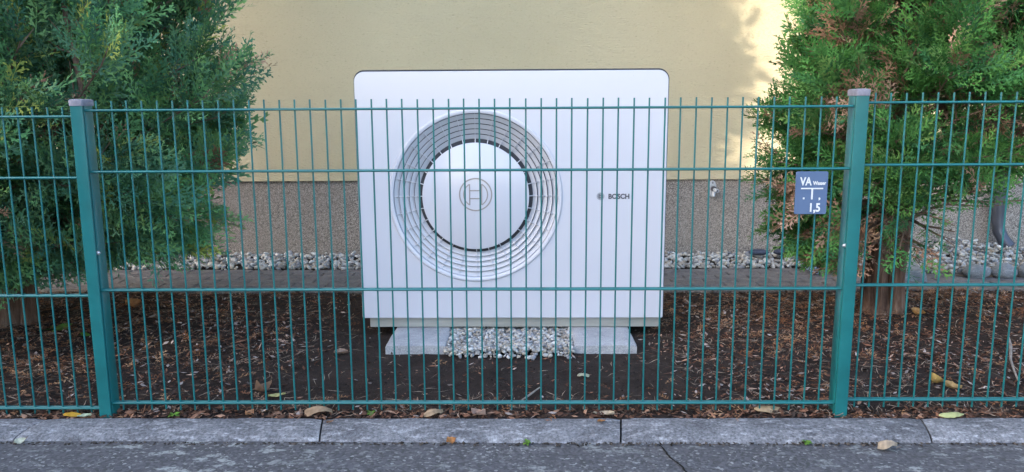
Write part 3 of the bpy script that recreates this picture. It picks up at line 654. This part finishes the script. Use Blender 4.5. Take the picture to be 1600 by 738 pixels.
# ------------------------------------------------------------------ conifers
def conifer(name, label, base, height, env, zbot, nb, sub_n, per, pal, palw, deadp, size, rng, up, templates, ylim, hole=None, stems=None, thin=None, blobs=(), droop=None, zmin=None, ygp=.3):
    root = thing(name, label, 'tree', base)
    bx, by = base[0], base[1]
    tw = MB(); pos = []; X = []; Z = []; sc = []; inn = []
    for i in range(nb):
        fz = (i+rng.random())/nb; az = i*2.399963+rng.normal(0, .35)
        ca, sa = math.cos(az), math.sin(az); zb = zbot(az)
        z0 = zb+fz**1.7*(height-zb)*.96
        Rr = env(az, z0)*rng.uniform(.84, 1.01)
        if Rr < .06: continue
        el = up(z0)+rng.normal(0, .12)
        out = np.array([ca, sa, 0.0]); big = 1.0 if z0 < 2.1 else 2.1
        steps = 9; bp = []
        zs = z0-math.sin(el)*Rr*.75
        zs = max(zs, .12)
        for k in range(steps+1):
            t = k/steps
            q = np.array([bx, by, 0])+out*Rr*t+np.array([0, 0, zs+(z0-zs)*t**1.2+.10*Rr*t*t])
            q[:2] += .04*np.array([math.sin(5*t+i), math.cos(4*t+2*i)])*t
            bp.append(q)
        bp = np.array(bp)
        tw.tube([tuple(q-[bx, by, 0]) for q in bp[::3]], [.013*(1-t*.8)*(.6+Rr*.5) for t in (0, .33, .67, 1)], 5, False)
        ns = max(3, int(sub_n*(Rr/1.1)**.8/big))
        for j in range(ns+1):
            t = .40+.60*(j+.5*rng.random())/ns if j < ns else 1.0
            k = min(steps-1, int(min(t, .999)*steps)); f = min(t, 1)*steps-k; q = bp[k]*(1-f)+bp[k+1]*f
            bd = bp[k+1]-bp[k]; bd = bd/np.linalg.norm(bd)
            sd_ = rng.choice((-1, 1)); side = np.cross(bd, [0, 0, 1]); side /= np.linalg.norm(side)
            v = bd*rng.uniform(.35, .8)+side*sd_*rng.uniform(.15, .9)+np.array([0, 0, droop(z0)+rng.uniform(-.3, .45)])
            if j == ns: v = bd*.8+np.array([0, 0, droop(z0)])
            v /= np.linalg.norm(v); sl = (.10+.30*(1-t)+.06*rng.random())*min(1, Rr)*big
            if j % 3 == 0: tw.tube([tuple(q-[bx, by, 0]), tuple(q+v*sl*.8-[bx, by, 0])], [.004, .0015], 3, False)
            pn = out*.75+np.array([0, 0, .55])+rng.normal(0, .38, 3); bn = np.cross(pn, v); bn /= np.linalg.norm(bn)
            for s in range(per):
                u = (s+.6)/per; pp = q+v*sl*u+rng.normal(0, .012, 3)
                dd = v+bn*((1 if s % 2 else -1)*.62*(1.05-u))+rng.normal(0, .10, 3)
                pos.append(pp); X.append(dd); Z.append(pn+rng.normal(0, .14, 3)); sc.append(size*rng.uniform(.7, 1.25)*big); inn.append(t*(.6+.4*u))
    pos = np.array(pos); X = np.array(X); Z = np.array(Z); sc = np.array(sc); inn = np.array(inn)
    Xn = X/np.linalg.norm(X, axis=1)[:, None]; tip = pos+Xn*sc[:, None]
    ok = (np.minimum(pos[:, 1], tip[:, 1]) > ylim) & (np.minimum(pos[:, 2], tip[:, 2]) > zmin(pos)) & (np.maximum(pos[:, 1], tip[:, 1]) < WY-.03)
    if hole is not None:
        for (c0, r0) in hole:
            dv = (pos+tip)/2-np.array(c0); ok &= ((dv/np.array(r0))**2).sum(1) > 1
    ok &= (pos[:, 1] < by+.35) | (rng.random(len(pos)) < .8)
    if thin is not None: ok &= rng.random(len(pos)) < thin(pos)
    pos, X, Z, sc, inn = pos[ok], X[ok], Z[ok], sc[ok], inn[ok]; n = len(pos)
    ci = rng.choice(len(pal), n, p=np.array(palw)/sum(palw)); col = pal[ci]*rng.uniform(.75, 1.25, (n, 1))
    hue = vnoise(pos[:, 0]+pos[:, 1], pos[:, 2], 3.0, 6)[:, None]; col = col*(.55+.9*hue)
    tipc = col*np.array([1.3, 1.35, 1.15]); yg = rng.random(n) < ygp; tipc[yg] = tipc[yg]*.45+np.array([.13, .20, .055])
    dead = rng.random(n) < deadp*(2.2-1.9*inn)
    for (c0, r0) in blobs: dead |= (np.linalg.norm((pos-np.array(c0))/np.array(r0), axis=1) < 1) & (rng.random(n) < .85)
    dc = DEADT[rng.integers(0, 6, n)]*rng.uniform(.8, 1.3, (n, 1)); col[dead] = dc[dead]; tipc[dead] = dc[dead]*1.2
    V, F, C = spray_mesh(templates, pos-np.array([bx, by, 0]), X, Z, sc, col, tipc, rng, keep=(pos[:, 2] < 2.0) & (pos[:, 1] < by+.25))
    tag(link('crown', mesh_np('crown', V, F, C), M['foliage'], root), kind='stuff')
    tw.build('branches', M['twig'], root)
    for st in stems:
        K = 56; rings = []; fine_ = []
        for i in range(len(st)-1):
            for t in np.linspace(0, 1, 7)[:-1]: fine_.append((tuple(np.array(st[i][0])*(1-t)+np.array(st[i+1][0])*t), st[i][1]*(1-t)+st[i+1][1]*t))
        ridge = [.13*abs(noise.noise(Vector((7*math.cos(2*math.pi*k/K), 7*math.sin(2*math.pi*k/K), bx))))+.05*noise.noise(Vector((19*math.cos(2*math.pi*k/K), 19*math.sin(2*math.pi*k/K), bx))) for k in range(K)]
        for i, (p, r) in enumerate(fine_):
            rings.append([(p[0]+r*(1+q_)*math.cos(t), p[1]+r*(1+q_)*math.sin(t), p[2]) for t, q_ in [(2*math.pi*k/K, ridge[(k+int(p[2]*6)) % K]+.16*noise.noise(Vector((1.6*math.cos(2*math.pi*k/K), 1.6*math.sin(2*math.pi*k/K), p[2]*1.3+bx)))+.05*noise.noise(Vector((9*math.cos(2*math.pi*k/K), 9*math.sin(2*math.pi*k/K), p[2]*9)))) for k in range(K)]])
        MB().loft(rings).build('trunk', M['bark'], root, smooth=60)
    print(name, n, 'sprays', len(F), 'quads')
    return root

DEADT = np.array([(0.26,0.15,0.10),(0.33,0.20,0.14),(0.20,0.11,0.07),(0.38,0.25,0.18),(0.16,0.095,0.06),(0.30,0.20,0.13)])
BLUEG = 2.5*np.array([(0.045,0.105,0.062),(0.055,0.125,0.055),(0.032,0.085,0.058),(0.075,0.145,0.060),(0.14,0.16,0.045),(0.06,0.12,0.08)])
LF = [frond(k, 10, 0.42, 0.025, 3) for k in range(6)]+[frond(20+k, 6, 0.45, 0.045, 1) for k in range(2)]
def envL(az, z):
    s, c = math.sin(az), math.cos(az); w_ = float(np.interp(z, [1.7, 2.1], [0, 1])); rx = 1.08-.36*w_; ry = .90-.42*w_ if s < 0 else .95
    r = 1/math.sqrt((c/rx)**2+(s/ry)**2)
    return r*float(np.interp(z, [.25, .45, .75, 1.0, 2.6, 3.6, 4.6, 5.4], [.62, .82, .98, 1.0, .98, .86, .55, .1]))
stemL = [[((-.04,0,-.1),.16),((-.04,0,.02),.118),((-.035,0,.07),.100),((-.02,0,.2),.088),((0,.01,.6),.082),((.02,.02,1.6),.09),((0,0,3),.06),((0,0,5),.02)],
         [((.09,-.03,-.1),.075),((.08,-.02,.02),.052),((.075,-.02,.1),.04),((.08,-.02,.3),.036),((.13,0,.8),.033),((.25,.0,1.8),.025),((.3,0,2.6),.015)]]
lt = conifer('conifer_tree', 'feathery blue-green conifer at the left edge, behind the left fence post', (-2.43, 3.53, 0), 5.4, envL, lambda a: .34, 315, 26, 5,
        BLUEG, [3, 3, 2, 2, .5, 2], .035, 0.175, np.random.default_rng(31), lambda z: float(np.interp(z, [.3, .7, 1.2, 3], [-.25, .05, .45, .6])), LF, 2.57,
        hole=[((-1.78, 2.95, 1.28), (.075, .55, .17))], stems=stemL, zmin=lambda p: .29+.22*np.clip((3.3-p[:, 1])/.5, 0, 1)+.08*np.sin(p[:, 0]*9), droop=lambda z: float(np.interp(z, [.3, .8, 1.3], [-.15, .25, .5])))
mb = MB(); mb.tube([(.62,-.3,.75),(.63,-.38,1.15),(.62,-.42,1.4),(.60,-.45,1.75)], [.014,.012,.010,.007], 7)
for (dx, dz) in ((.10,.10),(.13,.13),(-.07,.05),(.12,.06)):
    zz = random.uniform(1.12, 1.3); mb.tube([(.63,-.38,zz),(.63+dx*.6,-.43,zz+dz*.4),(.63+dx,-.46,zz+dz)], [.006,.004,.002], 5)
mb.build('bare_branch', M['twig'], lt, smooth=50)

THUJA = np.array([1.55, 1.72, 1.6])*np.array([(0.035,0.095,0.032),(0.048,0.12,0.036),(0.028,0.078,0.036),(0.06,0.135,0.04),(0.085,0.13,0.045)])
RF = [frond(40+k, 10, 0.46, 0.026, 3) for k in range(6)]+[frond(60+k, 6, 0.48, 0.045, 1) for k in range(2)]
def envR(az, z):
    s, c = math.sin(az), math.cos(az); rx = float(np.interp(z, [.85, 1.25], [.56, .45])) if c < 0 else .82; ry = .62
    r = 1/math.sqrt((c/rx)**2+(s/ry)**2)
    return r*float(np.interp(z, [.28, .45, .8, 1.0, 2.6, 3.6, 4.3], [.66, .85, .95, 1.0, .97, .7, .1]))
def botR(az): return .32 if math.cos(az) < .35 else .74
def thinR(p):
    f = np.ones(len(p)); m_ = (p[:, 0] > 1.88) & (p[:, 2] < 1.04); f[m_] = .22
    m_ = (p[:, 0] > .43*p[:, 1]+.02) & (p[:, 2] < .63); f[m_] = .05
    return f
stemR = [[((-.05,0,-.1),.115),((-.045,0,.02),.080),((-.045,.01,.08),.066),((-.05,.01,.2),.060),((-.03,0,.5),.056),((0,0,1.2),.065),((0,0,2.6),.04),((0,0,4),.01)],
         [((.06,-.02,-.1),.085),((.05,-.02,.02),.058),((.042,-.02,.08),.047),((.035,-.02,.2),.042),((.05,0,.5),.05),((.07,0,1.2),.04),((.1,0,2.2),.015)]]
rt = conifer('thuja_tree', 'dense thuja with rust brown dead sprays, behind the right fence post', (1.79, 3.75, 0), 4.3, envR, botR, 440, 20, 5,
        THUJA, [3, 3, 2, 2, .6], .055, 0.14, np.random.default_rng(77), lambda z: float(np.interp(z, [.3, .6, 1.0, 3], [-.5, -.05, .4, .7])), RF, 2.62,
        stems=stemR, ygp=.10, zmin=lambda p: .30+.05*np.sin(p[:, 0]*11), thin=thinR, droop=lambda z: float(np.interp(z, [.3, .8, 1.3], [-.5, .15, .45])), blobs=[((1.46, 3.35, 1.33), (.08, .4, .085)), ((1.82, 3.3, 1.27), (.05, .4, .10)), ((1.42, 3.4, 1.03), (.08, .4, .07)), ((2.05, 3.35, .97), (.13, .4, .08)), ((1.50, 3.4, .47), (.055, .4, .16)), ((2.3, 3.45, 1.5), (.15, .4, .09)), ((1.30, 3.5, .60), (.06, .4, .10)), ((2.25, 3.55, .80), (.06, .4, .07))])
mb = MB()
for k in range(9):
    z0 = .50+.05*k; r_ = random.uniform(.35, .62); a_ = random.uniform(-.5, .5)
    pts_ = [(.06+r_*t*math.cos(a_), -.05+r_*t*math.sin(a_)-.1*t, z0+.22*t-.14*t*t+.02*math.sin(6*t+k)) for t in (0, .2, .4, .6, .8, 1)]
    mb.tube(pts_, [.010, .008, .006, .005, .0035, .0015], 5)
    for q in pts_[2:]: mb.tube([q, (q[0]+random.uniform(.02, .1), q[1]+random.uniform(-.08, .05), q[2]+random.uniform(-.09, .06))], [.0025, .001], 3)
mb.build('bare_branch', M['twig'], rt, smooth=50)

# ------------------------------------------------------------------ stones, slabs and odds by the wall
def rock(name, label, cat, loc, s, mat, seed, group=None, rz=0.0):
    V, F = ico(3); r = random.Random(seed); off = Vector((r.random()*50, r.random()*50, 0))
    VV = [tuple(Vector(v)*(1+.16*noise.noise(Vector(v)*1.2+off)+.05*noise.noise(Vector(v)*4+off))) for v in V]
    VV = [(x*s[0], y*s[1], z*s[2]) for x, y, z in VV]
    me = mesh_np(name, VV, F, smooth=True); o = link(name, me, mat, None, loc, (0, 0, rz)); return tag(o, label, cat, group)
rock('cobble', 'grey rounded border cobble, the nearest to the right tree trunk', 'stone', (2.80, 4.70, .035), (.085, .06, .05), M['stone'], 1, 'cobbles edging the white stones')
rock('cobble', 'grey rounded border cobble in the middle of the row by the white stones', 'stone', (2.96, 4.69, .038), (.075, .06, .052), M['stone'], 2, 'cobbles edging the white stones')
rock('cobble', 'dark rounded border cobble at the right picture edge', 'stone', (3.13, 4.69, .04), (.085, .065, .055), M['stone'], 3, 'cobbles edging the white stones')
rock('slate_stone', 'flat dark slate stone on the pebbles by the wall, left of the pair', 'stone', (1.63, 5.28, .055), (.07, .05, .022), M['slate'], 4)
rock('slate_stone', 'small dark slate stone on the pebbles by the wall, right of the pair', 'stone', (1.80, 5.30, .055), (.06, .045, .024), M['slate'], 5)
o = MB().add([(2.24,4.60,-.02),(2.44,4.57,-.02),(2.50,4.86,-.02),(2.29,4.90,-.02),(2.25,4.61,.075),(2.43,4.585,.06),(2.48,4.85,.085),(2.30,4.885,.09)],
    [(0,3,2,1),(4,5,6,7),(0,1,5,4),(1,2,6,5),(2,3,7,6),(3,0,4,7)]).build('stone_block', M['stone'], bevel=.012, segs=3)
tag(o, 'squared blue-grey stone block on the path behind the thuja trunk', 'stone block')
ty = thing('plastic_tray', 'pale blue slatted plastic tray lying behind the thuja', 'tray', (1.95, 4.93, .02), None, (0, 0, .02))
for yy in (-.14, 0, .14): P(MB().box(-.13, .13, yy-.018, yy+.018, .035, .05), 'slat', M['tray'], ty, bevel=.003)
for xx in (-.11, .11): P(MB().box(xx-.015, xx+.015, -.16, .16, -.01, .034), 'runner', M['tray'], ty, bevel=.003)

# fallen leaves, one by one
def leaf(label, x, y, z, ln, wd, col, rz, curl, tilt=(0, 0), seed=0, lobes=0.0):
    r = random.Random(seed); K = 9; V = []; C = []; F = []
    for i in range(K+1):
        t = i/K; h = wd*math.sin(math.pi*t**.85)**.8*(1+lobes*math.sin(t*17+seed))
        for j, s in enumerate((-1, -.5, 0, .5, 1)):
            yy = s*h*(1+r.uniform(-.08, .08)); zz = curl*(abs(s)**1.6)*wd*(1+.4*math.sin(t*5+seed))+curl*.35*ln*(t-.5)**2*2+r.uniform(-.0012, .0012)
            if abs(s) < .1: zz -= .0015
            V.append(((t-.5)*ln, yy, zz)); k = r.uniform(.65, 1.1)*(1 if s else 1.25); C.append([c*k for c in col])
    for i in range(K):
        for j in range(4): a = i*5+j; F.append((a, a+5, a+6, a+1))
    V = np.array(V); V[:, 2] -= V[:, 2].min()
    root = thing('fallen_leaf', label, 'leaf', (x, y, z), 'fallen leaves', (tilt[0], tilt[1], rz))
    link('blade', mesh_np('blade', V, np.array(F), np.array(C), True), M['leaf'], root)
    P(MB().tube([(ln*.47, 0, .004), (ln*.62, .003, .008), (ln*.75, .008, .004)], [.0013, .001, .0008], 5), 'stalk', M['twig'], root)
    return root
TAN = (.36,.23,.13); PALE_ = (.52,.42,.30); PINK = (.42,.28,.22); YEL = (.50,.36,.10); LIME = (.46,.48,.22); ORG = (.42,.19,.07); BRN = (.25,.14,.09)
bz = lambda x, y: float(bed_h(np.array(x), np.array(y)))
leaf('large curled tan leaf at the kerb, below the left half of the fence', -0.715, 2.500, bz(-.715, 2.5)+.004, .094, .022, (.33,.225,.145), .1, -.8, seed=1)
leaf('tan leaf at the kerb below the left edge of the fan grille', -0.32, 2.508, bz(-.32, 2.508)+.004, .072, .024, (.40,.28,.18), .5, -.5, seed=2, lobes=.15)
leaf('pinkish curled leaf at the kerb below the middle of the fan grille', -0.165, 2.502, bz(-.165, 2.502)+.006, .055, .022, PINK, -.4, .6, seed=3, lobes=.12)
leaf('flat pale tan leaf at the kerb below the lettered side of the heat pump', 0.265, 2.500, bz(.265, 2.5)+.005, .072, .018, PALE_, -.15, .35, seed=4)
leaf('big ragged tan leaf at the kerb left of the right fence post', 0.83, 2.530, bz(.83, 2.53)+.005, .092, .026, (.46,.33,.20), .05, -.45, seed=5, lobes=.1)
leaf('broad yellow-green leaf on the kerb edge right of the right fence post', 1.437, 2.486, .010, .088, .021, LIME, .08, -.35, seed=6)
leaf('pale curled leaf lying alone on the asphalt', 1.13, 2.285, -.017, .058, .019, (.38,.30,.22), -.1, -.9, seed=7)
leaf('brown crumpled leaf behind the bottom rail, left of the yellow blade', -0.985, 2.71, bz(-.98, 2.71)+.01, .065, .026, (.30,.18,.12), .9, 1.0, (.3, .2), 8)
leaf('yellow-green narrow leaf beside the brown crumpled leaf', -0.915, 2.675, bz(-.915, 2.675)+.008, .062, .013, (.50,.46,.20), .35, .3, (.1, 0), 9)
leaf('bright orange-yellow leaf at the kerb left of the left fence post', -1.574, 2.505, bz(-1.574, 2.505)+.004, .062, .018, (.60,.33,.04), .05, -.4, seed=10)
leaf('pale green leaf at the foot of the left fence post', -1.515, 2.478, .009, .045, .013, (.45,.52,.36), .3, .3, seed=11)
leaf('yellow-tan upright leaf in the mulch behind the right fence panel', 1.545, 2.81, bz(1.545, 2.81)+.006, .07, .028, (.55,.38,.13), 1.2, .7, (.5, .5), 12)
leaf('small curled tan leaf just beside the upright yellow-tan leaf', 1.59, 2.755, bz(1.59, 2.755)+.005, .058, .018, (.46,.31,.14), -.5, .8, (.2, 0), 13, .15)
leaf('orange leaf leaning on the kerb face', -0.245, 2.331, -.013, .034, .015, ORG, .6, .4, (.4, 0), 14, .15)
leaf('pale green leaf leaning on the kerb joint at the left edge', -1.645, 2.329, -.014, .035, .012, (.56,.55,.42), .9, .3, (.5, 0), 15)
leaf('pale green-edged leaf alone on the bare soil before the heat pump', 0.222, 2.862, bz(.222, 2.862)+.004, .052, .015, (.50,.47,.33), .35, -.5, (.1, .1), 16)
leaf('orange brown leaf on the mulch right of the thuja trunk', 1.885, 3.62, bz(1.885, 3.62)+.01, .075, .03, (.44,.24,.09), .7, .6, (.3, .2), 17, .12)
leaf('brown dead leaf on the soil left of the heat pump foundation', -0.80, 3.19, bz(-.8, 3.19)+.006, .06, .022, (.30,.21,.16), .2, .5, (.1, 0), 18)
leaf('rusty leaf lying on the kerb top near the middle joint', 0.25, 2.44, .008, .028, .010, ORG, .3, .3, seed=19)
leaf('dark brown leaf on the left kerb stone', -0.66, 2.435, .007, .026, .009, BRN, .7, .3, seed=20)
leaf('small orange leaf on the soil under the left end of the fence', -0.955, 2.50, bz(-.955, 2.5)+.006, .034, .015, (.45,.24,.13), 1.0, .6, (.2, .1), 21, .2)
leaf('rust curled leaf against the trunk side of the left fence post', -2.10, 3.95, bz(-2.1, 3.95)+.01, .10, .035, (.36,.17,.07), 1.3, .5, (.6, .2), 22)

st = MB().tube([(2.00,3.10,.10),(1.96,3.02,.085),(1.90,2.92,.062),(1.86,2.83,.046),(1.825,2.74,.03)], [.004,.0065,.005,.004,.003], 8).build('stick', M['stick'], smooth=50)
tag(st, 'pale grey forked stick slanting across the mulch behind the right fence panel', 'stick')
st = MB().tube([(0.33,2.62,.014),(0.36,2.66,.02),(0.395,2.715,.026)], [.003,.004,.0025], 6).build('stick', M['stick'], smooth=50)
st.location.x = -0.345; tag(st, 'short pale twig on the soil behind the bottom rail', 'stick')

# weeds and moss
def weed(label, x, y, z, s, seed, n=9, flat=.5):
    r = np.random.default_rng(seed); root = thing('weed', label, 'weed', (x, y, z), 'small green weeds')
    for k in range(n):
        a = r.uniform(0, 2*np.pi); l = s*r.uniform(.6, 1.2); w = l*.30; el = r.uniform(.2, .9)*flat
        V = []; C = []; F = []
        for i in range(5):
            t = i/4; q = np.array([math.cos(a)*l*t, math.sin(a)*l*t, l*math.sin(el)*t-l*.4*t*t*flat+.003]); h = w*math.sin(math.pi*min(1, .12+t*.88))
            nn_ = np.array([-math.sin(a), math.cos(a), .25]); V += [q-nn_*h, q+nn_*h]; c = np.array((.11,.22,.035))*r.uniform(.7, 1.3); C += [c, c]
        for i in range(4): F.append((2*i, 2*i+1, 2*i+3, 2*i+2))
        link('leaf', mesh_np('leaf', V, np.array(F), np.array(C), True), M['leaf'], root)
weed('leafy green weed in front of the left trunk', -2.18, 3.42, bz(-2.18, 3.42)+.005, .07, 1, 12)
weed('second green weed sprig at the left, nearer the post', -2.02, 3.36, bz(-2.02, 3.36)+.004, .04, 2, 7)
weed('tiny green tuft at the kerb joint with the asphalt, left of the middle', 0.0, 2.330, -.018, .018, 3, 12, 1.2)
weed('tiny dark green moss tuft under the kerb near the right post', 0.893, 2.330, -.018, .018, 4, 14, 1.2)
weed('tiny green sprig in the bed edge between left post and curled leaf', -1.215, 2.49, .008, .02, 5, 8, 1.2)
weed('tiny green sprig at the foot of the fence right of the curled leaf', -.535, 2.51, .008, .022, 6, 9, 1.2)
